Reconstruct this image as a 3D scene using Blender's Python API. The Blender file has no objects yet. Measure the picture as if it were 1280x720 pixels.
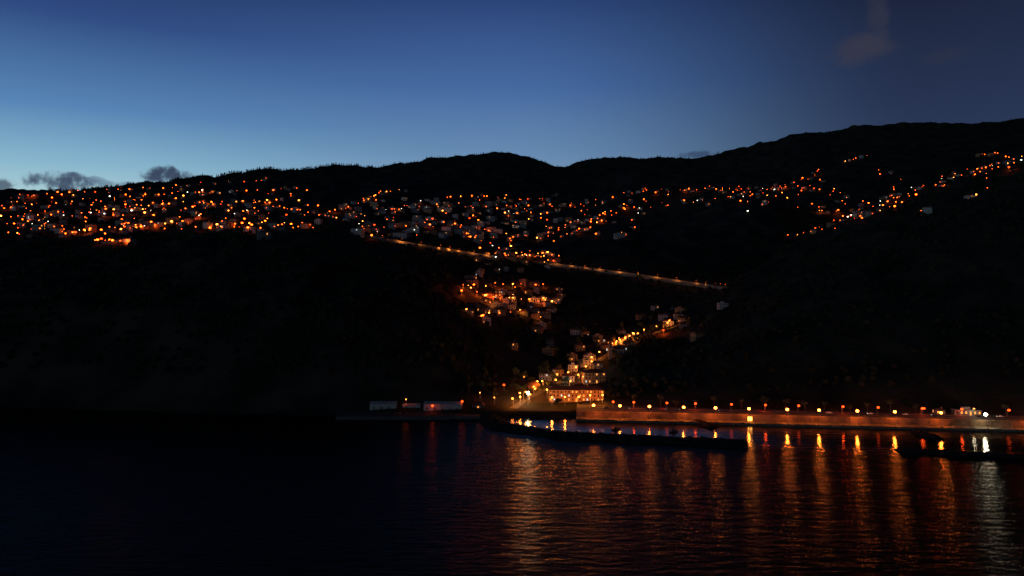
import bpy, math, random
import numpy as np
from mathutils import Vector, noise
random.seed(11); np.random.seed(11)
scene = bpy.context.scene
F=853.0; H=120.0; CX=640.0; HY=330.0      # survey constants: focal scale, eye height, bearings

# ------------------------------------------------------------------ helpers
def lin(r,g,b):
    f=lambda c:(c/255/12.92) if c/255<=0.04045 else ((c/255+0.055)/1.055)**2.4
    return (f(r),f(g),f(b),1.0)
def obj_from(name,verts,faces,mats,midx=None,parent=None,smooth=False):
    me=bpy.data.meshes.new(name); me.from_pydata([tuple(v) for v in verts],[],faces); 
    for m in mats: me.materials.append(m)
    if midx is not None: me.polygons.foreach_set("material_index",midx)
    if smooth: me.polygons.foreach_set("use_smooth",[True]*len(faces))
    me.update()
    o=bpy.data.objects.new(name,me); scene.collection.objects.link(o)
    if parent: o.parent=parent
    return o
class B:
    def __init__(s): s.v=[];s.f=[];s.m=[]
    def quad(s,a,b,c,d,m=0):
        n=len(s.v); s.v+= [a,b,c,d]; s.f.append((n,n+1,n+2,n+3)); s.m.append(m)
    def box(s,x0,x1,y0,y1,z0,z1,m=0,T=lambda p:p):
        P=[T(p) for p in [(x0,y0,z0),(x1,y0,z0),(x1,y1,z0),(x0,y1,z0),(x0,y0,z1),(x1,y0,z1),(x1,y1,z1),(x0,y1,z1)]]
        n=len(s.v); s.v+=P
        for f in [(0,3,2,1),(4,5,6,7),(0,1,5,4),(1,2,6,5),(2,3,7,6),(3,0,4,7)]:
            s.f.append(tuple(n+i for i in f)); s.m.append(m)
    def tube(s,p0,p1,r0,r1,m=0,n=7,cap=True):
        p0=Vector(p0);p1=Vector(p1);d=(p1-p0).normalized()
        a=d.orthogonal().normalized();b=d.cross(a);k=len(s.v)
        for p,r in((p0,r0),(p1,r1)):
            for i in range(n):
                t=2*math.pi*i/n; s.v.append(tuple(p+a*math.cos(t)*r+b*math.sin(t)*r))
        for i in range(n):
            s.f.append((k+i,k+(i+1)%n,k+n+(i+1)%n,k+n+i)); s.m.append(m)
        if cap: s.f.append(tuple(k+n+i for i in range(n))); s.m.append(m)
    def ico(s,c,r,m=0,sq=(1,1,1),jit=0.0):
        k=len(s.v)
        for p in ICO_V:
            j=1+random.uniform(-jit,jit)
            s.v.append((c[0]+p[0]*r*sq[0]*j,c[1]+p[1]*r*sq[1]*j,c[2]+p[2]*r*sq[2]*j))
        for f in ICO_F: s.f.append((k+f[0],k+f[1],k+f[2])); s.m.append(m)
    def make(s,name,mats,parent=None,smooth=False): return obj_from(name,s.v,s.f,mats,s.m,parent,smooth)
t=(1+5**.5)/2
ICO_V=[Vector(p).normalized() for p in [(-1,t,0),(1,t,0),(-1,-t,0),(1,-t,0),(0,-1,t),(0,1,t),(0,-1,-t),(0,1,-t),(t,0,-1),(t,0,1),(-t,0,-1),(-t,0,1)]]
ICO_F=[(0,11,5),(0,5,1),(0,1,7),(0,7,10),(0,10,11),(1,5,9),(5,11,4),(11,10,2),(10,7,6),(7,1,8),(3,9,4),(3,4,2),(3,2,6),(3,6,8),(3,8,9),(4,9,5),(2,4,11),(6,2,10),(8,6,7),(9,8,1)]

def mat(name,c1,c2=None,scale=0.3,rough=0.85,bump=0.0,spec=0.3,detail=6):
    m=bpy.data.materials.new(name); m.use_nodes=True; nt=m.node_tree; p=nt.nodes["Principled BSDF"]
    p.inputs["Roughness"].default_value=rough; p.inputs["Specular IOR Level"].default_value=spec
    if c2 is None: c2=tuple(x*0.7 for x in c1)
    g=nt.nodes.new("ShaderNodeNewGeometry"); n=nt.nodes.new("ShaderNodeTexNoise"); n.inputs["Scale"].default_value=scale; n.inputs["Detail"].default_value=detail
    nt.links.new(g.outputs["Position"],n.inputs["Vector"])
    r=nt.nodes.new("ShaderNodeValToRGB"); r.color_ramp.elements[0].position=.35; r.color_ramp.elements[1].position=.65
    r.color_ramp.elements[0].color=(*c1,1); r.color_ramp.elements[1].color=(*c2,1)
    nt.links.new(n.outputs["Fac"],r.inputs["Fac"]); nt.links.new(r.outputs["Color"],p.inputs["Base Color"])
    if bump>0:
        b=nt.nodes.new("ShaderNodeBump"); b.inputs["Strength"].default_value=1; b.inputs["Distance"].default_value=bump
        nt.links.new(n.outputs["Fac"],b.inputs["Height"]); nt.links.new(b.outputs["Normal"],p.inputs["Normal"])
    return m
def emat(name,col,strength,sampled=False):
    m=bpy.data.materials.new(name); m.use_nodes=True; nt=m.node_tree; nt.nodes.clear()
    e=nt.nodes.new("ShaderNodeEmission"); o=nt.nodes.new("ShaderNodeOutputMaterial")
    e.inputs[0].default_value=(*col,1); e.inputs[1].default_value=strength; nt.links.new(e.outputs[0],o.inputs[0])
    try: m.cycles.emission_sampling='AUTO' if sampled else 'NONE'
    except Exception: pass
    return m

M_terr=mat("hillside_scrub",(0.012,0.013,0.008),(0.048,0.042,0.030),0.022,0.95,3.5,0.05,10)
M_wallA=mat("white_render",(0.40,0.38,0.35),(0.28,0.27,0.25),0.4,0.85)
M_wallB=mat("ochre_render",(0.36,0.21,0.10),(0.26,0.15,0.07),0.4,0.85)
M_wallC=mat("grey_render",(0.17,0.16,0.15),(0.12,0.115,0.11),0.4,0.85)
M_roof=mat("clay_tile_roof",(0.15,0.055,0.035),(0.09,0.04,0.028),1.2,0.9)
M_glass=mat("dark_window_glass",(0.012,0.014,0.018),None,1,0.15,0,0.5)
M_winY=emat("lit_window_warm",(1,0.32,0.05),1.8)
M_winW=emat("lit_window_white",(0.85,0.95,0.9),1.0)
M_conc=mat("weathered_concrete",(0.17,0.145,0.11),(0.09,0.08,0.06),0.25,0.85,0.05)
M_wall=mat("sea_wall_stone",(0.26,0.17,0.10),(0.085,0.06,0.04),0.12,0.9,0.1,0.1)
M_asph=mat("asphalt",(0.05,0.05,0.05),(0.065,0.063,0.06),0.8,0.85)
M_paint=mat("road_paint",(0.75,0.75,0.72),None,3,0.7)
M_metal=mat("galvanised_metal",(0.25,0.25,0.26),None,2,0.45)
M_rock=mat("basalt_rock",(0.014,0.013,0.012),(0.03,0.028,0.026),0.6,0.95,0.2,0.05)
M_leaf=mat("leaf_foliage",(0.035,0.055,0.02),(0.07,0.09,0.035),0.8,0.8)
M_leafd=mat("scrub_foliage",(0.010,0.014,0.006),(0.036,0.036,0.020),0.02,0.95,0,0.05)
M_bark=mat("bark",(0.09,0.065,0.045),None,3,0.9)
M_sod=emat("sodium_lamp_glow",(1.0,0.10,0.007),12)
M_sody=emat("sodium_lamp_glow_yellow",(1.0,0.26,0.03),15)
M_whl=emat("mercury_lamp_glow",(0.9,0.95,0.75),5)
M_sodB=emat("quay_sodium_lens",(1.0,0.20,0.02),30)
M_whB=emat("floodlight_lens",(1.0,0.86,0.6),50)
M_redl=emat("dim_red_lamp_glow",(1.0,0.06,0.006),5)

# ------------------------------------------------------------------ terrain control profiles
# bearing, then (elevation bearing, distance) pairs: near ridge, hollow, road bench, plateau edge, plateau back, skyline
C=[
(-900,(300,900),(296,1000),(284,1200),(268,1500),(247,2200),(244,2700)),
(0,   (303,900),(298,1000),(285,1200),(268,1500),(246,2200),(240,2600)),
(100, (308,890),(300,1000),(288,1200),(270,1500),(245,2250),(239,2700)),
(200, (308,880),(301,1000),(288,1200),(268,1500),(242,2300),(232,3000)),
(300, (297,880),(291,1000),(279,1200),(260,1600),(240,2500),(217,3600)),
(400, (298,900),(293,1000),(281,1200),(264,1700),(240,2600),(206,4200)),
(460, (316,900),(308,1000),(297,1200),(270,1700),(240,2700),(208,4800)),
(520, (345,850),(325,1000),(306,1200),(272,1800),(240,2800),(201,5000)),
(580, (392,790),(350,1000),(316,1250),(283,1800),(243,2900),(191,5200)),
(620, (428,750),(375,950),(325,1300),(293,1800),(246,3000),(190,5200)),
(660, (470,680),(390,950),(330,1330),(295,1800),(250,3000),(196,5000)),
(700, (475,680),(400,950),(333,1330),(298,1800),(252,3000),(208,5000)),
(740, (462,700),(410,900),(338,1330),(290,1800),(252,3000),(201,5000)),
(780, (437,760),(418,900),(345,1300),(285,1800),(248,2800),(197,5000)),
(820, (415,820),(405,930),(350,1280),(288,1800),(245,2700),(199,5000)),
(880, (385,930),(378,1000),(359,1230),(288,1700),(242,2600),(196,5000)),
(940, (340,1050),(350,1180),(345,1350),(275,1700),(238,2600),(182,5000)),
(1000,(302,1200),(325,1350),(312,1500),(265,1900),(222,2700),(166,5000)),
(1100,(258,1300),(290,1500),(283,1700),(250,2100),(212,2800),(156,5000)),
(1200,(225,1350),(255,1550),(250,1750),(235,2150),(203,2850),(152,5000)),
(1280,(205,1400),(235,1600),(230,1800),(220,2200),(195,2900),(149,5000)),
(1500,(190,1400),(220,1600),(215,1800),(205,2200),(180,2900),(140,5000)),
(2200,(180,1400),(215,1600),(210,1800),(200,2200),(175,2900),(140,5000)),
]
cp=np.array([c[0] for c in C],float)
NP=760
PX=np.linspace(-900,2200,NP)
def smooth(a,k):
    pad=np.concatenate([np.full(k,a[0]),a,np.full(k,a[-1])]); ker=np.hanning(2*k+1); ker/=ker.sum()
    return np.convolve(pad,ker,'valid')
LD=[];LZ=[]
# quay line geometry
Q0=Vector((55.0,520.0,0)); Q1=Vector((366.0,487.0,0)); QD=(Q1-Q0).normalized(); QN=Vector((-QD.y,QD.x,0))
def quay_d(px):  # depth of quay edge on bearing
    u=(px-CX)/F
    s=(u*Q0.y-Q0.x)/(QD.x-u*QD.y); return Q0.y+s*QD.y
shore_px=[-900,0,200,450,600,640,700,728]
shore_py=[492,501,506,511,514,514,514,513]
d0=np.empty(NP);z0=np.empty(NP);dm=np.empty(NP);zm=np.empty(NP)
for i,p in enumerate(PX):
    if p<=728:
        py=np.interp(p,shore_px,shore_py); d0[i]=(H-4)*F/(py-HY); z0[i]=4; dm[i]=d0[i]-16; zm[i]=-4
        d0[i]+=3*noise.noise(Vector((p*0.02,3,1))); dm[i]+=7*noise.noise(Vector((p*0.03,9,1)))
    else:
        q=quay_d(p); d0[i]=q+29; z0[i]=5.0; dm[i]=q+20; zm[i]=-4
LD.append(dm);LZ.append(zm);LD.append(d0);LZ.append(z0)
ridge=[]
for k in range(6):
    py=np.array([c[1+k][0] for c in C],float); dd=np.array([c[1+k][1] for c in C],float)
    D_=smooth(np.interp(PX,cp,dd),7); P_=smooth(np.interp(PX,cp,py),4); ridge.append((D_,H+(HY-P_)/F*D_))
# steep sea cliff foot between shore and near ridge
w=np.interp(PX,[-900,430,600,640,760,900,2200],[1,1,0.35,0,0,1,1])
D1,Z1=ridge[0]
dc=d0+(D1-d0)*0.28; zc=z0+(Z1-z0)*(0.28+0.20*w)
LD.append(dc);LZ.append(zc)
for a,b in ridge: LD.append(a);LZ.append(b)
LD.append(ridge[5][0]*1.25);LZ.append(ridge[5][1]*0.8)
LD.append(ridge[5][0]*2.2);LZ.append(ridge[5][1]*0.0-20)
sub=[4,26,60,16,22,30,44,70,8,6]
rD=[];rZ=[]
for k in range(len(LD)-1):
    for j in range(sub[k]):
        f=j/sub[k]; rD.append(LD[k]*(1-f)+LD[k+1]*f); rZ.append(LZ[k]*(1-f)+LZ[k+1]*f)
rD.append(LD[-1]);rZ.append(LZ[-1])
GD=np.array(rD).T.copy(); GZ=np.array(rZ).T.copy()   # [col,row]
NR=GD.shape[1]
Zs=GZ.copy()
for _ in range(6):
    Zs[:,6:-1]=(Zs[:,5:-2]+2*Zs[:,6:-1]+Zs[:,7:])/4
GZ=Zs
town=np.interp(PX,[560,630,760,820],[1,0.12,0.12,1])
for i in range(NP):
    u=(PX[i]-CX)/F
    for j in range(5,NR):
        d=GD[i,j]; x=u*d
        a=max(0,min(1,(d-d0[i]-6)/110))
        if d<1000: a*=town[i]
        n1=noise.fractal(Vector((x/260,d/320,1.7)),0.9,2.1,5)
        n2=1-abs(noise.noise(Vector((x/75+3,d/160,4.2))))*2
        n3=noise.fractal(Vector((x/22,d/22,8)),0.8,2,3)
        big=min(1,d/2600)
        GZ[i,j]+=a*(n1*(6+24*big**2)+(n2-.5)*(4+6*big)+n3*(2+4*big))
def colrow(px):
    f=(px+900)/3100*(NP-1); i=int(max(0,min(NP-2,f))); t=f-i
    return GD[i]*(1-t)+GD[i+1]*t, GZ[i]*(1-t)+GZ[i+1]*t
def hit(px,py):
    D,Z=colrow(px); P=HY-(Z-H)/D*F
    ok=np.where(P[4:NR-14]<=py)[0]
    if len(ok)==0: j=int(np.argmin(P[:NR-14])); return Vector(((px-CX)/F*D[j],D[j],Z[j]))
    j=max(4,ok[0]+4)
    p0,p1=P[j-1],P[j]; t=0 if abs(p1-p0)<1e-6 else (py-p0)/(p1-p0); t=max(0,min(1,t))
    d=D[j-1]*(1-t)+D[j]*t; z=Z[j-1]*(1-t)+Z[j]*t
    return Vector(((px-CX)/F*d,d,z))
def ground(x,y):
    D,Z=colrow(CX+F*x/y); return float(np.interp(y,D,Z))
U=(PX-CX)/F
X=(U[:,None]*GD)
vs=np.stack([X,GD,GZ],-1).reshape(-1,3)
fs=[]
for i in range(NP-1):
    for j in range(NR-1):
        a=i*NR+j; fs.append((a,a+NR,a+NR+1,a+1))
hills=obj_from("hills_terrain",vs.tolist(),fs,[M_terr],smooth=True)

# ------------------------------------------------------------------ sea
sb=B(); S=40000
sb.quad((-S,-3000,0),(S,-3000,0),(S,S,0),(-S,S,0))
M_sea=bpy.data.materials.new("sea_water"); M_sea.use_nodes=True; nt=M_sea.node_tree; N=nt.nodes; L=nt.links
p=N["Principled BSDF"]; p.inputs["Base Color"].default_value=(0.006,0.007,0.006,1); p.inputs["IOR"].default_value=1.33
p.inputs["Specular Tint"].default_value=(1,0.82,0.60,1)
g=N.new("ShaderNodeNewGeometry"); sp=N.new("ShaderNodeSeparateXYZ"); L.new(g.outputs["Position"],sp.inputs[0])
def mr(inp,a,b,c,d):
    n=N.new("ShaderNodeMapRange"); n.interpolation_type='SMOOTHSTEP'; L.new(inp,n.inputs[0])
    for k,v in zip((1,2,3,4),(a,b,c,d)): n.inputs[k].default_value=v
    return n.outputs[0]
ad=N.new("ShaderNodeMath");ad.operation='MULTIPLY_ADD'; L.new(sp.outputs[0],ad.inputs[0]); ad.inputs[1].default_value=0.18; L.new(sp.outputs[1],ad.inputs[2])
calm=N.new("ShaderNodeMath");calm.operation='MULTIPLY'; L.new(mr(ad.outputs[0],466,500,0,1),calm.inputs[0]); L.new(mr(sp.outputs[0],-20,20,0,1),calm.inputs[1])
def mixf(a,b):
    n=N.new("ShaderNodeMapRange"); L.new(calm.outputs[0],n.inputs[0]); n.inputs[3].default_value=a; n.inputs[4].default_value=b; return n.outputs[0]
L.new(mixf(0.20,0.09),p.inputs["Roughness"])
mp=N.new("ShaderNodeMapping"); L.new(g.outputs["Position"],mp.inputs[0]); mp.inputs["Scale"].default_value=(0.07,0.24,0.1); mp.inputs["Rotation"].default_value=(0,0,0.12)
n1=N.new("ShaderNodeTexNoise"); n1.inputs["Scale"].default_value=1; n1.inputs["Detail"].default_value=5; n1.inputs["Roughness"].default_value=0.55; L.new(mp.outputs[0],n1.inputs[0])
bp=N.new("ShaderNodeBump"); L.new(n1.outputs[0],bp.inputs["Height"]); L.new(mixf(1.1,0.3),bp.inputs["Distance"]); bp.inputs["Strength"].default_value=1
L.new(bp.outputs[0],p.inputs["Normal"])
L.new(mixf(0.03,0.45),p.inputs["Specular IOR Level"])
sb.make("sea_water",[M_sea])

# ------------------------------------------------------------------ lights bookkeeping
rootL=bpy.data.objects.new("village_street_lights",None); scene.collection.objects.link(rootL)
def ldata(name,col,e,r=0.5):
    l=bpy.data.lights.new(name,'POINT'); l.color=col; l.energy=e; l.shadow_soft_size=r; return l
LT_far=ldata("far_sodium",(1,0.12,0.012),6000,1.0)
LT_near=ldata("near_sodium",(1,0.18,0.016),5200,0.5)
LT_bend=ldata("street_bend_sodium",(1,0.20,0.018),9000,0.5)
LT_yel=ldata("near_yellow",(1,0.24,0.025),4200,0.5)
LT_red=ldata("near_red",(1,0.07,0.008),900,0.5)
LT_wh=ldata("flood_white",(1,0.8,0.5),2200,0.8)
LT_hw=ldata("highway_sodium",(1,0.34,0.07),2400,0.8)
def plight(data,pos,parent=rootL):
    o=bpy.data.objects.new("lamp_light",data); o.location=pos; scene.collection.objects.link(o)
    if parent: o.parent=parent
    return o

# ------------------------------------------------------------------ houses
HM=[M_wallA,M_wallB,M_wallC,M_roof,M_glass,M_winY,M_winW]
def house(b,x,y,z,w,d,h,rot,roof='hip',floors=2,wall=0,lit=0.1,sink=5):
    c,s=math.cos(rot),math.sin(rot)
    T=lambda p:(x+p[0]*c-p[1]*s,y+p[0]*s+p[1]*c,z+p[2])
    b.box(-w/2,w/2,-d/2,d/2,-sink,h,wall,T)
    o=0.5
    if roof=='flat':
        b.box(-w/2-.15,w/2+.15,-d/2-.15,d/2+.15,h+.003,h+.5,wall,T)
        b.box(-w/5,w/8,-d/6,d/5,h+.503,h+2.4,wall,T)
    else:
        rh=min(w,d)*0.24; zz=h+.02
        A=[(-w/2-o,-d/2-o,zz),(w/2+o,-d/2-o,zz),(w/2+o,d/2+o,zz),(-w/2-o,d/2+o,zz)]
        if w>=d: k=(w-d)/2+(d*.35 if roof=='gable' else 0); R=[(-k,0,zz+rh),(k,0,zz+rh)]; F_=[(0,1,5,4),(1,2,5),(2,3,4,5),(3,0,4)]
        else: k=(d-w)/2+.1; R=[(0,-k,zz+rh),(0,k,zz+rh)]; F_=[(0,1,4),(1,2,5,4),(2,3,5),(3,0,4,5)]
        n=len(b.v); b.v+=[T(q) for q in A+R]
        for f in F_+[(3,2,1,0)]: b.f.append(tuple(n+i for i in f)); b.m.append(3)
        b.box(w*.2,w*.2+.7,-.3,.4,h+.03,h+rh+1.0,wall,T)
    fh=h/floors
    for fl in range(floors):
        zb=fl*fh+fh*.32; zt=fl*fh+fh*.8
        nx=max(2,int(w/2.9)); ny=max(2,int(d/3.2))
        for i in range(nx):
            cx=-w/2+w*(i+.5)/nx; door=(fl==0 and i==nx//2)
            m=4
            if random.random()<lit: m=5 if random.random()<.8 else 6
            for sgn in(-1,1):
                z_=0.05 if door else zb
                yy=sgn*(d/2+.03); q=[(cx-.55,yy,z_),(cx+.55,yy,z_),(cx+.55,yy,zt),(cx-.55,yy,zt)]
                b.quad(*[T(v) for v in q],m)
                if not door: b.box(cx-.7,cx+.7,min(yy,yy+sgn*.15),max(yy,yy+sgn*.15),zb-.16,zb-.04,wall,T)
        for i in range(ny):
            cy=-d/2+d*(i+.5)/ny; m=5 if random.random()<lit*.7 else 4
            for sgn in(-1,1):
                xx=sgn*(w/2+.03); q=[(xx,cy-.5,zb),(xx,cy+.5,zb),(xx,cy+.5,zt),(xx,cy-.5,zt)]
                b.quad(*[T(v) for v in q],m)
def interp_poly(pts,step,jit=0.35):
    out=[];acc=0
    for (a,b_) in zip(pts[:-1],pts[1:]):
        Ls=math.dist(a,b_); t=acc
        while t<Ls:
            k=t/Ls; out.append((a[0]+(b_[0]-a[0])*k+random.gauss(0,jit*2),a[1]+(b_[1]-a[1])*k+random.gauss(0,jit*2)))
            t+=step*random.uniform(.4,1.75)
        acc=t-Ls
    return out

streets=[
([(-60,254),(0,250),(60,245),(130,240),(200,236),(300,228),(340,225)],11,.8),
([(-60,266),(0,262),(80,256),(160,250),(250,243),(330,240),(395,238)],11,.8),
([(-60,277),(0,275),(70,272),(140,268),(220,258),(300,255),(350,258)],11,.8),
([(-60,290),(0,288),(60,285),(110,293),(150,290),(220,282),(270,290),(330,280)],12,.8),
([(116,306),(163,306)],5,.2),
([(262,290),(300,270),(350,262),(390,270),(420,275)],7,.5),
([(170,262),(230,248),(262,236)],9,.5),
([(280,290),(330,288),(390,282)],9,.5),
([(400,272),(440,262),(480,241),(505,239)],6,.5),
([(440,275),(500,262),(560,258),(620,262),(700,258),(760,250),(860,238),(930,236)],9,1.0),
([(480,285),(560,280),(620,295),(680,300),(720,280),(780,265),(860,255),(950,245),(1030,240),(1065,247)],9,1.0),
([(560,250),(640,246),(720,262),(760,270)],12,1.0),
([(700,300),(740,285),(760,275)],7,.5),
([(955,241),(990,232),(1030,212)],6,.8),
([(900,243),(960,238),(1020,231)],9,1.2),
([(1058,203),(1087,196)],8,.5),
([(590,300),(640,320),(692,328)],7,.5),
([(620,322),(660,318),(700,322)],7,.5),
([(680,331),(692,327)],4,.3),
([(985,301),(1030,288),(1070,268),(1100,254),(1150,237),(1200,222),(1240,208),(1330,190)],8.5,1.1),
([(1045,288),(1100,262),(1180,228),(1270,209)],13,1.8),
([(1060,276),(1100,270)],8,1.0),
([(1228,191),(1275,204)],6,1.0),
([(1225,212),(1280,203)],9,1.2),
([(580,368),(620,377),(660,380),(700,385)],7,.7),
([(600,401),(640,395),(685,400)],9,.8),
([(585,362),(640,362),(690,360)],12,.8),
]
lamps=[]
for pts,st,jt in streets: lamps+=interp_poly(pts,st,jt)
def scatter(n,x0,x1,y0,y1):
    for _ in range(n): lamps.append((random.uniform(x0,x1),random.uniform(y0,y1)))
scatter(75,0,180,245,298); scatter(80,150,400,240,292); scatter(75,440,700,246,300); scatter(30,640,800,255,300)
scatter(28,800,1060,236,268); scatter(8,580,700,358,405); scatter(14,1060,1280,205,270); scatter(12,600,700,300,330)
lb=B(); hb=B(); npl=0
for (px,py) in lamps:
    P=hit(px,py)
    if P.y>4200 or P.y<600: continue
    x,y,z=P; x+=random.uniform(-3,3)
    hgt=random.uniform(5.5,8.5)
    r=random.choice([.5,.6,.8,1.0,1.3,1.9])*(.75+min(1,(y-600)/2000)*.4)
    if py>355: r*=.8
    q=random.random(); m=0 if q<.70 else (1 if q<.83 else (2 if q<.88 else 3))
    if py>355 : m=random.choice([0,0,1])
    lb.tube((x,y,z-1),(x,y,z+hgt),.12,.08,4,4)
    lb.ico((x,y,z+hgt),r,m,(1.2,1.2,.85))
    if random.random()<.11 or (py>355 and random.random()<.4):
        plight(LT_far if m!=1 else LT_yel,(x+1.5,y-2,z+hgt-1.5)); npl+=1
    k=random.choice([0,0,1,1]) 
    for _ in range(k):
        hx=x+random.uniform(-24,24); hy=y+random.uniform(4,28); hz=ground(hx,hy)
        house(hb,hx,hy,hz,random.uniform(9,17),random.uniform(8,12),random.choice([3.4,6.2,6.2,8.8]),random.uniform(-.6,.6),
              random.choice(['hip','hip','flat','gable']),random.choice([1,2,2]),random.choice([0,1,2,2]),0.03)
lb.make("village_street_lamps",[M_sod,M_sody,M_whl,M_redl,M_metal])
for _ in range(120):
    px=random.gauss(590,85); py=random.uniform(250,300)
    P=hit(px,py)
    if P.y>3300 or P.y<900: continue
    house(hb,P.x,P.y,P.z,random.uniform(11,26),random.uniform(9,13),random.choice([6.2,9,12]),random.uniform(-.5,.5),random.choice(['hip','flat','hip']),random.choice([2,3]),random.choice([0,0,1,2]),0.03)
hb.make("distant_village_houses",HM)

# ------------------------------------------------------------------ highway along the hillside
HWX=[455,520,610,700,800,905]; HWY=[297,308,322,333,346,362]
hp=[]
for px in np.arange(455,912,6): hp.append((px,hit(px,np.interp(px,HWX,HWY))))
ys=smooth(np.array([q.y for _,q in hp]),5)
pts=[Vector(((px-CX)/F*y,y,H+(HY-np.interp(px,HWX,HWY))/F*y)) for (px,_),y in zip(hp,ys)]
b=B(); 
for a,c in zip(pts[:-1],pts[1:]):
    def P(p,t,z): return (p.x,p.y-t,p.z+z)
    b.quad(P(a,10,0),P(c,10,0),P(c,0,0),P(a,0,0),0)
    b.quad(P(a,0,0),P(c,0,0),P(c,0,5.0),P(a,0,5.0),1)
    b.quad(P(a,0,5.0),P(c,0,5.0),P(c,-14,5.2),P(a,-14,5.2),2)
    b.quad(P(a,10.1,.9),P(c,10.1,.9),P(c,10.1,-7),P(a,10.1,-7),1)
    b.quad(P(a,10.1,-3),P(c,10.1,-3),P(c,45,-22),P(a,45,-22),2)
b.make("coastal_highway",[M_asph,mat("retaining_wall_stone",(0.34,0.27,0.18),(0.14,0.11,0.08),0.05,0.9),M_terr])
b=B(); acc=0; last=pts[0]
hwl=bpy.data.objects.new("highway_lights",None); scene.collection.objects.link(hwl)
for p_ in pts[1:]:
    acc+=(p_-last).length; last=p_
    px=CX+F*p_.x/p_.y
    if acc>30:
        acc=0
        if 612<px<694: continue
        b.tube((p_.x,p_.y-9,p_.z),(p_.x,p_.y-9,p_.z+8),.12,.08,1,5); b.tube((p_.x,p_.y-9,p_.z+8),(p_.x,p_.y-6.5,p_.z+8.3),.07,.06,1,4)
        b.ico((p_.x,p_.y-6.5,p_.z+8.2),.28,0,(1.3,1.3,.6))
        plight(LT_hw,(p_.x,p_.y-5.2,p_.z+5.5),hwl)
b.make("highway_lamps",[M_sod,M_metal])

# ------------------------------------------------------------------ quay, sea wall, promenade
def Q(s,t,z): 
    v=Q0+QD*s+QN*t; return (v.x,v.y,z)
def qbox(b,s0,s1,t0,t1,z0,z1,m=0): b.box(s0,s1,t0,t1,z0,z1,m,lambda p:Q(*p))
SL=-6; SR=640
b=B(); qbox(b,SL,SR,0,8,-4,1.6); 
for s in range(0,SR,9): qbox(b,s,s+.5,0.2,.7,1.603,2.1)      # bollards
b.make("harbour_quay",[M_conc])
WT=5.6
b=B(); qbox(b,SL,SR,8.003,9,-4,WT-.1); qbox(b,SL-.2,SR,7.85,9.15,WT-.097,WT+.8)
for s in range(0,SR,14): qbox(b,s,s+.9,7.45,8.0,1.603,WT-.2)   # buttresses
b.make("sea_wall",[M_wall])
RZ=WT
b=B(); qbox(b,SL,SR,9.2,36,-2,RZ); b.make("promenade_road",[M_asph])
b=B(); qbox(b,SL,SR,9.21,12.5,RZ,RZ+.14); qbox(b,SL,SR,24,27,RZ,RZ+.14); b.make("pavement_kerb",[M_conc])
b=B()
for s in range(0,SR,8): 
    v=[Q(s,18.0,RZ+.006),Q(s+3.5,18.0,RZ+.006),Q(s+3.5,18.18,RZ+.006),Q(s,18.18,RZ+.006)]; b.quad(*v)
b.make("road_markings",[M_paint])
b=B()
for s in range(0,SR,3): b.tube(Q(s,9.5,WT+.8),Q(s,9.5,WT+1.8),.04,.04,0,4)
b.tube(Q(0,9.5,WT+1.8),Q(SR,9.5,WT+1.8),.04,.04,0,4); b.make("promenade_railing",[M_metal])

def lamp_mesh(name,lens,h=9.0,r=.5):
    b=B(); b.tube((0,0,0),(0,0,.8),.22,.18,0,8); b.tube((0,0,.8),(0,0,h),.15,.10,0,7)
    b.tube((0,0,h),(0,.9,h+.45),.07,.06,0,6); b.tube((0,.9,h+.45),(0,1.8,h+.5),.06,.06,0,6)
    b.box(-.28,.28,1.5,2.7,h+.42,h+.62,0); b.ico((0,2.1,h+.25),r,1,(1,1.1,.85))
    me=obj_from(name,b.v,b.f,[M_metal,lens],b.m); d=me.data; bpy.data.objects.remove(me); return d
LM=lamp_mesh("street_lamp_mesh",M_sodB,10,1.15); LMW=lamp_mesh("flood_lamp_mesh",M_whB,9.5,1.3); LMS=lamp_mesh("small_lamp_mesh",M_sody,5.5,.5)
LMT=lamp_mesh("town_lamp_mesh",M_sody,7.0,.75)
LMR=lamp_mesh("small_red_lamp_mesh",M_redl,5.0,1.0)
ang=math.atan2(QD.y,QD.x)
def street_lamp(me,pos,rot,ld,name="street_lamp",hl=None):
    o=bpy.data.objects.new(name,me); o.location=pos; o.rotation_euler=(0,0,rot); scene.collection.objects.link(o)
    if ld:
        h={LM:10.,LMW:9.5,LMS:5.5,LMR:5.,LMT:7.}[me]
        l=bpy.data.objects.new("bulb",ld); scene.collection.objects.link(l); l.parent=o; l.location=(0,2.1,h-1.4)
    return o
def s_at(px,t=3):
    u=(px-CX)/F; b0=Q0+QN*t; return (u*b0.y-b0.x)/(QD.x-u*QD.y)
for px in [742,775,812,855,895,937,985,1025,1073,1120,1178,1292,1340,1400]:
    street_lamp(LM,Q(s_at(px,1.2),1.2,1.6),ang,LT_near)
street_lamp(LMW,Q(s_at(1234,1.2),1.2,1.6),ang,LT_wh,"floodlight_lamp")
for i,px in enumerate([762,790,835,872,915,960,1003,1048,1095,1148,1160,1205,1258]):
    street_lamp(LMR,Q(s_at(px+random.uniform(-6,6),22),24.6,RZ+.14),ang+math.pi,LT_red if i%2 else None,"promenade_lamp")
b=B(); s=s_at(937,8); qbox(b,s-2,s+2,7.2,7.84,1.603,5.4,0); b.quad(Q(s-1.6,7.17,1.9),Q(s+1.6,7.17,1.9),Q(s+1.6,7.17,5.0),Q(s-1.6,7.17,5.0),1)
b.make("wall_stairway",[M_conc,emat("doorway_light",(1,.36,.05),7)])

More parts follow.
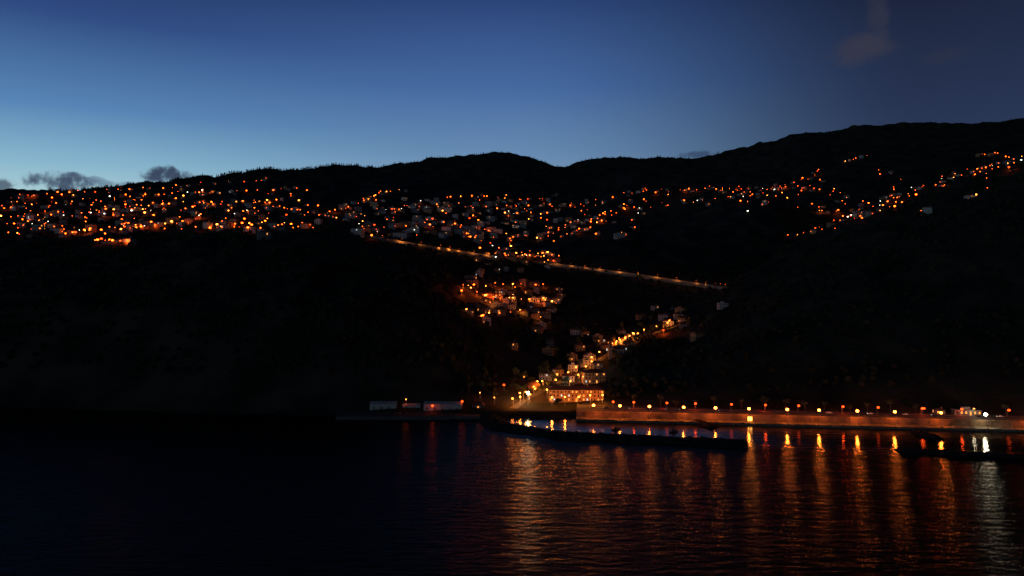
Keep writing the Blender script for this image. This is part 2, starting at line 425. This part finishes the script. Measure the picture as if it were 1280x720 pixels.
def single_house(name,*a,**k):
    b=B(); house(b,*a,**k); return b.make(name,HM)
x,y,_=Q(s_at(1208,29),29.5,0); single_house("promenade_restaurant",x,y,RZ,19,6,3.6,ang,'flat',1,2,.75,sink=.5)
x,y,_=Q(s_at(1182,20),30,0); single_house("beach_kiosk",x,y,RZ,7,5,3.2,ang,'hip',1,2,.8,sink=.5)
x,y,z=Q(s_at(1216,25),25.5,RZ+.14); street_lamp(LMS,(x,y,z),ang+math.pi,ldata("terrace",(.9,.85,.6),500),"terrace_lamp")

# ------------------------------------------------------------------ sea-front and valley town
def gh(px,d): x=(px-CX)/F*d; return x,d,ground(x,d)
def hotel(name,px,d,w,dep,fl,rot,wall=1,lit=.25):
    x,y,z=gh(px,d); b=B()
    house(b,x,y,z,w,dep,fl*3.2,rot,'hip',fl,wall,lit)
    c,s=math.cos(rot),math.sin(rot); T=lambda p:(x+p[0]*c-p[1]*s,y+p[0]*s+p[1]*c,z+p[2])
    for k in range(1,fl):
        b.box(-w/2+.5,w/2-.5,-dep/2-1.2,-dep/2-.2,k*3.2-.1,k*3.2+.08,wall,T)
        b.box(-w/2+.5,w/2-.5,-dep/2-1.2,-dep/2-1.1,k*3.2+.083,k*3.2+.75,wall,T)
    return b.make(name,HM)
hotel("seafront_hotel",720,576,46,11,3,-.05,1,.35)
hotel("apartment_block",742,640,20,12,3,.1,1,.2)
def warehouse(px,d,w,dep,h,rot):
    x=(px-CX)/F*d; y=d; z=3.9; b=B(); c,s=math.cos(rot),math.sin(rot); T=lambda p:(x+p[0]*c-p[1]*s,y+p[0]*s+p[1]*c,z+p[2])
    b.box(-w/2,w/2,-dep/2,dep/2,-4,h,0,T)
    rr=1.3; A=[T(q) for q in [(-w/2-.3,-dep/2-.3,h+.01),(w/2+.3,-dep/2-.3,h+.01),(w/2+.3,dep/2+.3,h+.01),(-w/2-.3,dep/2+.3,h+.01),(-w/2-.3,0,h+rr),(w/2+.3,0,h+rr)]]
    n=len(b.v); b.v+=A
    for f in [(0,1,5,4),(2,3,4,5),(1,2,5),(3,0,4),(3,2,1,0)]: b.f.append(tuple(n+i for i in f)); b.m.append(0)
    for i in range(int(w/6)):
        cx=-w/2+3+i*6; b.quad(T((cx-1.1,-dep/2-.03,.05)),T((cx+1.1,-dep/2-.03,.05)),T((cx+1.1,-dep/2-.03,2.2)),T((cx-1.1,-dep/2-.03,2.2)),2)
    b.make("white_warehouse",HM)
warehouse(480,549,21,9,4.6,.05); warehouse(554,546,30,9,5.0,-.03); warehouse(515,550,14,8,2.6,.02)
single_house("beach_house",(598-CX)/F*548,548,4,10,8,3.2,0.0,'hip',1,2,0.1)
valley=[(642,511),(655,500),(672,492),(700,478),(735,462),(755,446),(775,434),(797,424),(835,412),(856,403)]
vp=[hit(px,py) for px,py in interp_poly(valley,5,0)]
b=B()
for a,c in zip(vp[:-1],vp[1:]):
    dv=(c-a); dv.z=0
    if dv.length<.5: continue
    n=Vector((-dv.y,dv.x,0)).normalized()*3.5
    up=Vector((0,0,.35)); b.quad(tuple(a-n+up),tuple(c-n+up),tuple(c+n+up),tuple(a+n+up))
b.make("valley_street",[M_asph])
for i,(px,py) in enumerate(interp_poly(valley[:8],8,.8)+interp_poly(valley[7:],18,.8)):
    P=hit(px,py); P.z=ground(P.x,P.y)
    if P.y<548: continue
    street_lamp(LMT,P,random.uniform(0,6.28),LT_yel)
for px,py in [(766,437),(771,434),(776,432),(781,430),(786,427),(791,424),(773,430)]:      # bright bend of the street
    P=hit(px,py); street_lamp(LMT,P,random.uniform(2.5,3.8),LT_bend)
P=hit(829,418); street_lamp(LMR,P,3,ldata("red_facade",(1,.10,.01),6500)); 
for px,d in [(650,556),(662,568),(690,558),(706,560),(722,558),(738,560),(753,560),(668,600),(712,625),(724,650),(684,590)]:
    street_lamp(LMT,gh(px,d),random.uniform(2.6,3.6),LT_yel)
street_lamp(LMW,gh(660,561),math.pi,ldata("plaza_white",(1,.66,.3),4500),"floodlight_lamp")
LTW2=ldata("cool_shopfront",(.75,.95,.85),2600)
for px,d in [(722,612),(706,640),(741,668)]: street_lamp(LMS,gh(px,d),math.pi,LTW2,"shopfront_lamp")
LT_dim=ldata("beach_dim_red",(1,.08,.01),200)
for px,d in [(508,548),(541,540),(578,544),(618,553),(630,590),(655,640),(600,560)]:
    street_lamp(LMR if random.random()<.6 else LMS,gh(px,d),math.pi,LT_dim,"promenade_lamp")
used=[]
def place(px,py,name="town_house",lit=.12,big=1):
    P=hit(px,py); x,y=P.x,P.y
    if y<590 and 625<px<765: return
    if y<556: return
    for (a,c) in used:
        if math.hypot(x-a,y-c)<14*big: return
    for q in vp:
        if math.hypot(x-q.x,y-q.y)<8: return
    used.append((x,y))
    single_house(name,x,y,ground(x,y),random.uniform(8,13)*big,random.uniform(7,10),random.choice([3.2,6.2,6.2,6.2]),random.uniform(-.5,.5),random.choice(['hip','hip','gable','flat']),2,random.choice([1,1,2,0]),lit)
random.seed(5)
for (px,py) in interp_poly(valley[1:8],6,0):
    for _ in range(3): place(px+random.gauss(0,15),py+random.gauss(-2,7),lit=.2)
for _ in range(28): place(random.uniform(590,705),random.uniform(362,405),"hillside_house",.12)
for _ in range(14): place(random.uniform(590,700),random.uniform(318,345),"hillside_house",.05)
for _ in range(14): place(random.uniform(790,905),random.uniform(385,425),"hillside_house",.03)
for _ in range(8): place(random.uniform(640,760),random.uniform(405,450),"hillside_house",.03)
x,y,z=gh(772,738)
b=B(); house(b,x,y,z,12,18,7,.2,'gable',1,2,.0); T=lambda p:(x-9+p[0],y-8+p[1],z+p[2])
b.box(-2.2,2.2,-2.2,2.2,-4,12,2,T); n=len(b.v); b.v+=[T(q) for q in [(-2.5,-2.5,12.02),(2.5,-2.5,12.02),(2.5,2.5,12.02),(-2.5,2.5,12.02),(0,0,16)]]
for f in [(0,1,4),(1,2,4),(2,3,4),(3,0,4)]: b.f.append(tuple(n+i for i in f)); b.m.append(3)
b.quad(T((-.7,-2.23,8)),T((.7,-2.23,8)),T((.7,-2.23,11)),T((-.7,-2.23,11)),4)
b.make("parish_church",HM)

# ------------------------------------------------------------------ breakwaters
def breakwater(name,path,wid,ht,nr):
    b=B()
    seg=[Vector(p) for p in path]
    Ls=[(c-a).length for a,c in zip(seg[:-1],seg[1:])]; tot=sum(Ls)
    for _ in range(nr):
        t=random.uniform(0,tot); k=0
        while k<len(Ls)-1 and t>Ls[k]: t-=Ls[k];k+=1
        a,c=seg[k],seg[k+1]; dv=(c-a).normalized(); n=Vector((-dv.y,dv.x,0))
        o=random.uniform(-1,1); p=a+dv*t+n*o*wid*(1+.25*math.sin(t*.11+k))
        z=ht*(1-abs(o)**1.3)-.4+random.uniform(-.3,.3)
        b.ico((p.x,p.y,z),random.uniform(.7,1.9),0,(random.uniform(.8,1.4),random.uniform(.8,1.4),random.uniform(.6,1)),.25)
    for a,c in zip(seg[:-1],seg[1:]):
        dv=(c-a).normalized(); n=Vector((-dv.y,dv.x,0)); up=Vector((0,0,ht-.9)); dn=Vector((0,0,-3))
        for sg in(-1,1): b.quad(tuple(a+n*wid*sg*.95+dn),tuple(c+n*wid*sg*.95+dn),tuple(c+n*1.5*sg+up),tuple(a+n*1.5*sg+up))
        b.quad(tuple(a-n*1.5+up),tuple(c-n*1.5+up),tuple(c+n*1.5+up),tuple(a+n*1.5+up))
    return b.make(name,[M_rock])
def W(px,py,z=0): d=(H-z)*F/(py-HY); return ((px-CX)/F*d,d,0)
breakwater("rock_breakwater",[W(612,522),W(622,533),W(700,545),W(800,550),W(932,556)],8,2.6,2600)
breakwater("rock_breakwater",[W(1122,563),W(1200,567),W(1320,574),W(1500,585)],3,.9,1100)
breakwater("rock_groyne",[W(872,528),W(893,535)],3.5,1.8,160)
breakwater("rock_groyne",[W(1145,540),W(1170,549)],3.5,1.8,180)
breakwater("shore_boulders",[W(-200,497),W(0,507),W(200,512),W(430,517),W(520,521),W(610,523)],6,2.0,2600)
b=B(); 
x0,y0,_=W(425,520); x1,y1,_=W(600,524)
b.box(x0,x1,y1-2,y1+14,-3,2.6); b.make("concrete_slipway",[mat("dark_concrete",(.08,.075,.07),None,.3)])

# ------------------------------------------------------------------ trees
def tree_mesh(name,h,r,seed):
    random.seed(seed); b=B(); b.tube((0,0,-.5),(0,0,h*.45),.28,.18,0,7)
    cl=[]
    for i in range(9):
        a=random.uniform(0,6.28); rr=random.uniform(.3,.9)*r; z=random.uniform(.5,.95)*h
        b.tube((0,0,h*random.uniform(.3,.45)),(math.cos(a)*rr,math.sin(a)*rr,z),.12,.04,0,5); cl.append((math.cos(a)*rr,math.sin(a)*rr,z))
    for c in cl+[(0,0,h*.85)]:
        for _ in range(60):
            v=Vector([random.gauss(0,1) for _ in range(3)]).normalized()*random.uniform(.2,1)*r*.5
            p=Vector(c)+Vector((v.x,v.y,v.z*.7)); s=random.uniform(.18,.4)
            a=Vector([random.uniform(-1,1) for _ in range(3)]).normalized()*s; q=a.orthogonal().normalized()*s
            b.quad(tuple(p-a),tuple(p+q),tuple(p+a),tuple(p-q),1)
    o=b.make(name,[M_bark,M_leaf]); d=o.data; bpy.data.objects.remove(o); return d
def palm_mesh(name,h,seed):
    random.seed(seed); b=B(); p=Vector((0,0,-.4))
    for i in range(6):
        q=Vector((.06*i*i*.5,0,h*(i+1)/6)); b.tube(p,q,.26-.02*i,.24-.02*i,0,7); p=q
    for i in range(22):
        a=i*2.4; el=random.uniform(-.3,1.1); prev=p; dirv=Vector((math.cos(a)*math.cos(el),math.sin(a)*math.cos(el),math.sin(el)))
        side=Vector((-math.sin(a),math.cos(a),0)); n=6; Lf=2.8
        for k in range(n):
            dirv=(dirv+Vector((0,0,-.22))).normalized(); nx=prev+dirv*Lf/n; w0=.42*(1-k/n)+.08; w1=.42*(1-(k+1)/n)+.04; dz=Vector((0,0,-.25))
            b.quad(tuple(prev),tuple(nx),tuple(nx+side*w1+dz),tuple(prev+side*w0+dz),1); b.quad(tuple(prev),tuple(nx),tuple(nx-side*w1+dz),tuple(prev-side*w0+dz),1); prev=nx
    o=b.make(name,[M_bark,M_leaf]); d=o.data; bpy.data.objects.remove(o); return d
TM=[tree_mesh("broadleaf_a",8,3.2,1),tree_mesh("broadleaf_b",6.5,2.8,2),tree_mesh("broadleaf_c",10,3.6,3)]; PM=[palm_mesh("palm_a",8,4),palm_mesh("palm_b",6.5,5)]
random.seed(21)
def put(me,name,pos,s=1):
    o=bpy.data.objects.new(name,me); o.location=pos; o.rotation_euler=(0,0,random.uniform(0,6.28)); o.scale=(s,s,s); scene.collection.objects.link(o)
for px in list(range(765,1290,27)):
    x,y,z=Q(s_at(px+random.uniform(-8,8),30),random.uniform(29.5,33),RZ)
    if 1165<px<1245: continue
    if random.random()<.5: put(random.choice(PM),"palm_tree",(x,y,z),random.uniform(.9,1.2))
    else: put(random.choice(TM),"broadleaf_tree",(x,y,z),random.uniform(.7,1.05))
for px,d in [(620,560),(632,566),(640,552),(648,590),(697,552),(760,575),(770,590),(782,585),(792,600),(586,566),(604,580),(664,640),(690,660),(640,620)]:
    m_=random.choice(TM+PM); put(m_,"palm_tree" if m_ in PM else "broadleaf_tree",gh(px,d),random.uniform(.8,1.2))
for _ in range(80):
    px,py=random.choice(valley); P=hit(px+random.gauss(0,28),py+random.gauss(-4,8))
    if P.y>595: put(random.choice(TM),"broadleaf_tree",P,random.uniform(.7,1.3))

def crowns(name,n,gen,matl):
    b=B()
    for _ in range(n):
        P,r=gen()
        if P is None: continue
        b.ico((P.x,P.y,P.z+r*.5),r,0,(1,1,random.uniform(.7,1.2)),.3)
    return b.make(name,[matl])
def g1():
    px=random.uniform(-150,1450); 
    D,Z=colrow(px); d=random.uniform(D[5]+25,1500); x=(px-CX)/F*d
    if 620<px<760 and d<760: return None,0
    return Vector((x,d,float(np.interp(d,D,Z)))),random.uniform(1.2,3.4)
crowns("hillside_scrub_trees",9000,g1,M_leafd)
b=B()
for _ in range(1100):
    px=random.choice([random.uniform(250,490),random.uniform(270,490),random.uniform(480,900),random.uniform(60,260)])
    D,Z=colrow(px); P_=HY-(Z-H)/D*F; j=int(np.argmin(P_)); j=min(NR-3,max(6,j+random.randint(-2,1)))
    x=(px-CX)/F*D[j]; h=random.uniform(6,17)*random.choice([.6,1,1]); r=h*.22
    if px<260: h*=.6
    for k in range(3):
        zb=Z[j]+h*(.15+.25*k); b.tube((x,D[j],zb),(x+random.uniform(-.5,.5),D[j],zb+h*.38),r*(1-.25*k),.15,0,6,False)
b.make("ridge_pine_trees",[M_leafd])

# ------------------------------------------------------------------ vehicles & boats
def car_mesh(name,paint):
    b=B(); prof=[(-2.1,.35),(-2.15,.75),(-1.95,.95),(-1.3,1.0),(-.75,1.42),(.75,1.45),(1.35,1.0),(2.0,.85),(2.15,.6),(2.1,.35)]
    n=len(prof)
    for s in(-1,1):
        for i,(x,z) in enumerate(prof): b.v.append((x,s*(.86 if z<1.1 else .66),z))
    b.f.append(tuple(range(n)));b.m.append(0); b.f.append(tuple(range(2*n-1,n-1,-1)));b.m.append(0)
    for i in range(n):
        j=(i+1)%n; b.f.append((i,j,n+j,n+i)); b.m.append(1 if i in(3,5) else 0)
    for s in(-1,1):
        b.quad((-1.1,s*.80,1.04),(1.15,s*.80,1.04),(.65,s*.68,1.38),(-.7,s*.68,1.38),1)
        for x in(-1.35,1.35): b.tube((x,s*.65,.33),(x,s*.9,.33),.33,.33,2,12)
        b.box(2.1,2.17,s*.55-.15,s*.55+.15,.6,.75,3); b.box(-2.19,-2.12,s*.6-.12,s*.6+.12,.7,.82,4)
    o=b.make(name,[paint,M_glass,mat("tyre_rubber",(.02,.02,.02)),emat("headlight",(1,.95,.8),3),emat("tail_light",(1,.03,.01),1)]); d=o.data; bpy.data.objects.remove(o); return d
CM=[car_mesh("car_a",mat("white_paint",(.6,.6,.6),None,1,.35)),car_mesh("car_b",mat("dark_paint",(.04,.05,.08),None,1,.35)),car_mesh("car_c",mat("red_paint",(.3,.03,.02),None,1,.35))]
for px in [758,783,828,846,902,950,968,1036,1088,1132,1168,1224,1250]:
    o=bpy.data.objects.new("parked_car",random.choice(CM)); o.location=Q(s_at(px,22),22.3,RZ+.005); o.rotation_euler=(0,0,ang+random.choice([0,math.pi])); scene.collection.objects.link(o)
def boat_mesh(name):
    b=B(); st=[(-3.5,1.1,.9),(-2,1.35,.85),(0,1.45,.9),(2,1.1,1.1),(3.3,.4,1.4),(3.9,.02,1.55)]
    for x,w,z in st: b.v+= [(x,-w,z),(x,-w*.65,0),(x,0,-.4),(x,w*.65,0),(x,w,z)]
    for i in range(5):
        for k in range(4): a=i*5+k; b.f.append((a,a+5,a+6,a+1)); b.m.append(0)
        a=i*5; b.f.append((a,a+4,a+9,a+5)); b.m.append(1)
    b.f.append((0,1,2,3,4)); b.m.append(0); b.box(-1.6,.6,-.7,.7,.95,2.3,0); b.box(-1.8,.8,-.85,.85,2.303,2.4,1); b.tube((-.4,0,2.4),(-.4,0,5),.05,.03,1,5)
    o=b.make(name,[mat("boat_paint",(.12,.13,.15),None,1,.5),mat("boat_deck",(.1,.07,.05))]); d=o.data; bpy.data.objects.remove(o); return d
BM=boat_mesh("fishing_boat_mesh")
for px,py in [(770,537),(842,540)]:
    o=bpy.data.objects.new("fishing_boat",BM); o.location=W(px,py); o.rotation_euler=(0,0,random.uniform(-.5,.5)); scene.collection.objects.link(o)

# ------------------------------------------------------------------ world (dusk sky)
wd=bpy.data.worlds.new("World"); scene.world=wd; wd.use_nodes=True; nt=wd.node_tree; N=nt.nodes; L=nt.links; N.clear()
out=N.new("ShaderNodeOutputWorld"); bg=N.new("ShaderNodeBackground"); L.new(bg.outputs[0],out.inputs[0])
tc=N.new("ShaderNodeTexCoord"); sx=N.new("ShaderNodeSeparateXYZ"); L.new(tc.outputs["Generated"],sx.inputs[0])
def M(op,*a):
    n=N.new("ShaderNodeMath"); n.operation=op
    for i,v in enumerate(a):
        if isinstance(v,(int,float)): n.inputs[i].default_value=v
        else: L.new(v,n.inputs[i])
    return n.outputs[0]
x_,y_,z_=sx.outputs
az=M('ARCTAN2',x_,y_); te=M('DIVIDE',z_,M('SQRT',M('ADD',M('MULTIPLY',x_,x_),M('MULTIPLY',y_,y_))))
def ramp(fac,els):
    r=N.new("ShaderNodeValToRGB"); L.new(fac,r.inputs[0]); e=r.color_ramp.elements
    while len(e)<len(els): e.new(.5)
    for i,(p_,c) in enumerate(els): e[i].position=p_; e[i].color=lin(*c)
    return r.outputs[0]
zz=M('MULTIPLY',z_,2.0)
left=ramp(zz,[(0,(190,210,210)),(.18,(164,200,210)),(.25,(134,180,204)),(.38,(86,132,180)),(.59,(46,74,128)),(.78,(26,42,82)),(1,(9,14,32))])
mid =ramp(zz,[(0,(150,175,195)),(.2,(130,162,190)),(.32,(101,137,176)),(.5,(69,105,160)),(.72,(43,68,120)),(.84,(24,38,74)),(1,(9,14,32))])
rgt =ramp(zz,[(0,(52,66,92)),(.3,(43,57,86)),(.42,(37,49,78)),(.6,(30,39,64)),(.75,(16,22,42)),(1,(8,12,26))])
def mixc(f,a,b):
    n=N.new("ShaderNodeMix"); n.data_type='RGBA'
    if isinstance(f,(int,float)): n.inputs[0].default_value=f
    else: L.new(f,n.inputs[0])
    for s,v in((6,a),(7,b)):
        if isinstance(v,tuple): n.inputs[s].default_value=v
        else: L.new(v,n.inputs[s])
    return n.outputs[2]
def sm(v,a,b,c=0,d=1):
    n=N.new("ShaderNodeMapRange"); n.interpolation_type='SMOOTHSTEP'; L.new(v,n.inputs[0])
    for k,q in zip((1,2,3,4),(a,b,c,d)): n.inputs[k].default_value=q
    return n.outputs[0]
col=mixc(sm(az,-.62,.0),left,mid); col=mixc(sm(az,-.02,.55),col,rgt)
sky=N.new("ShaderNodeTexSky"); sky.sky_type='NISHITA'; sky.sun_disc=False; sky.sun_elevation=math.radians(-4); sky.sun_rotation=math.radians(-45)
sc=N.new("ShaderNodeVectorMath"); sc.operation='SCALE'; L.new(sky.outputs[0],sc.inputs[0]); sc.inputs[3].default_value=0.02
adn=N.new("ShaderNodeVectorMath"); adn.operation='ADD'; L.new(col,adn.inputs[0]); L.new(sc.outputs[0],adn.inputs[1]); col=adn.outputs[0]
def nzt(s,d=8):
    n=N.new("ShaderNodeTexNoise"); n.inputs["Scale"].default_value=s; n.inputs["Detail"].default_value=d; n.inputs["Roughness"].default_value=.62; L.new(tc.outputs["Generated"],n.inputs[0]); return M('SUBTRACT',n.outputs[0],.5)
nv=nzt(22); nv2=nzt(48)
def cloud(px,py,w,h,c,amt=1,soft=.55,nk=3.0,nn=None):
    global col
    nn=nn or nv
    a=math.atan((px-CX)/F); ca=math.cos(a); e=(HY-py)/F*ca; w=w/F*ca*ca; h=h/F*ca
    q1=M('DIVIDE',M('SUBTRACT',az,a),w); q2=M('DIVIDE',M('SUBTRACT',te,e),h)
    q=M('SUBTRACT',1.0,M('ADD',M('MULTIPLY',q1,q1),M('MULTIPLY',q2,q2)))
    f=sm(M('ADD',q,M('MULTIPLY',nn,nk)),0,soft,0,amt)
    col=mixc(f,col,lin(*c))
cloud(75,228,56,16,(104,128,150),.6,1.2,3.0,nv2); cloud(72,228,46,14,(60,74,98),.92,.9,3.2,nv2); cloud(92,222,18,8,(66,80,104),.8,1.0,3,nv2)
cloud(210,221,42,17,(100,124,148),.5,1.2,3.0,nv2); cloud(208,219,34,14,(54,66,90),.95,.8,3.0,nv2); cloud(200,213,14,8,(58,70,94),.85,1.0,3,nv2)
cloud(2,229,24,11,(66,80,102),.85,1,3,nv2); cloud(150,231,42,6,(88,110,134),.7,1.2,4,nv2); cloud(120,224,12,4,(88,110,134),.6,1.2,4,nv2)
cloud(872,193,26,5,(46,60,92),.7,1.2,3,nv2)
cloud(1075,62,62,22,(58,58,72),.75,1.6,3.4); cloud(1095,15,20,42,(54,56,72),.65,1.6,3.0); cloud(1180,70,40,12,(46,52,70),.5,1.8)
L.new(col,bg.inputs[0]); bg.inputs[1].default_value=1.0

# ------------------------------------------------------------------ camera
cam=bpy.data.cameras.new("camera"); co=bpy.data.objects.new("camera",cam); scene.collection.objects.link(co); scene.camera=co
co.location=(0,0,H); co.rotation_euler=(math.radians(90),0,0); cam.lens=24; cam.sensor_width=36; cam.shift_y=-30/1280; cam.clip_end=80000; cam.clip_start=1
scene.view_settings.view_transform='Standard'; scene.view_settings.look='None'; scene.view_settings.exposure=0; scene.view_settings.gamma=1
print("lights",len([o for o in bpy.data.objects if o.type=='LIGHT']))
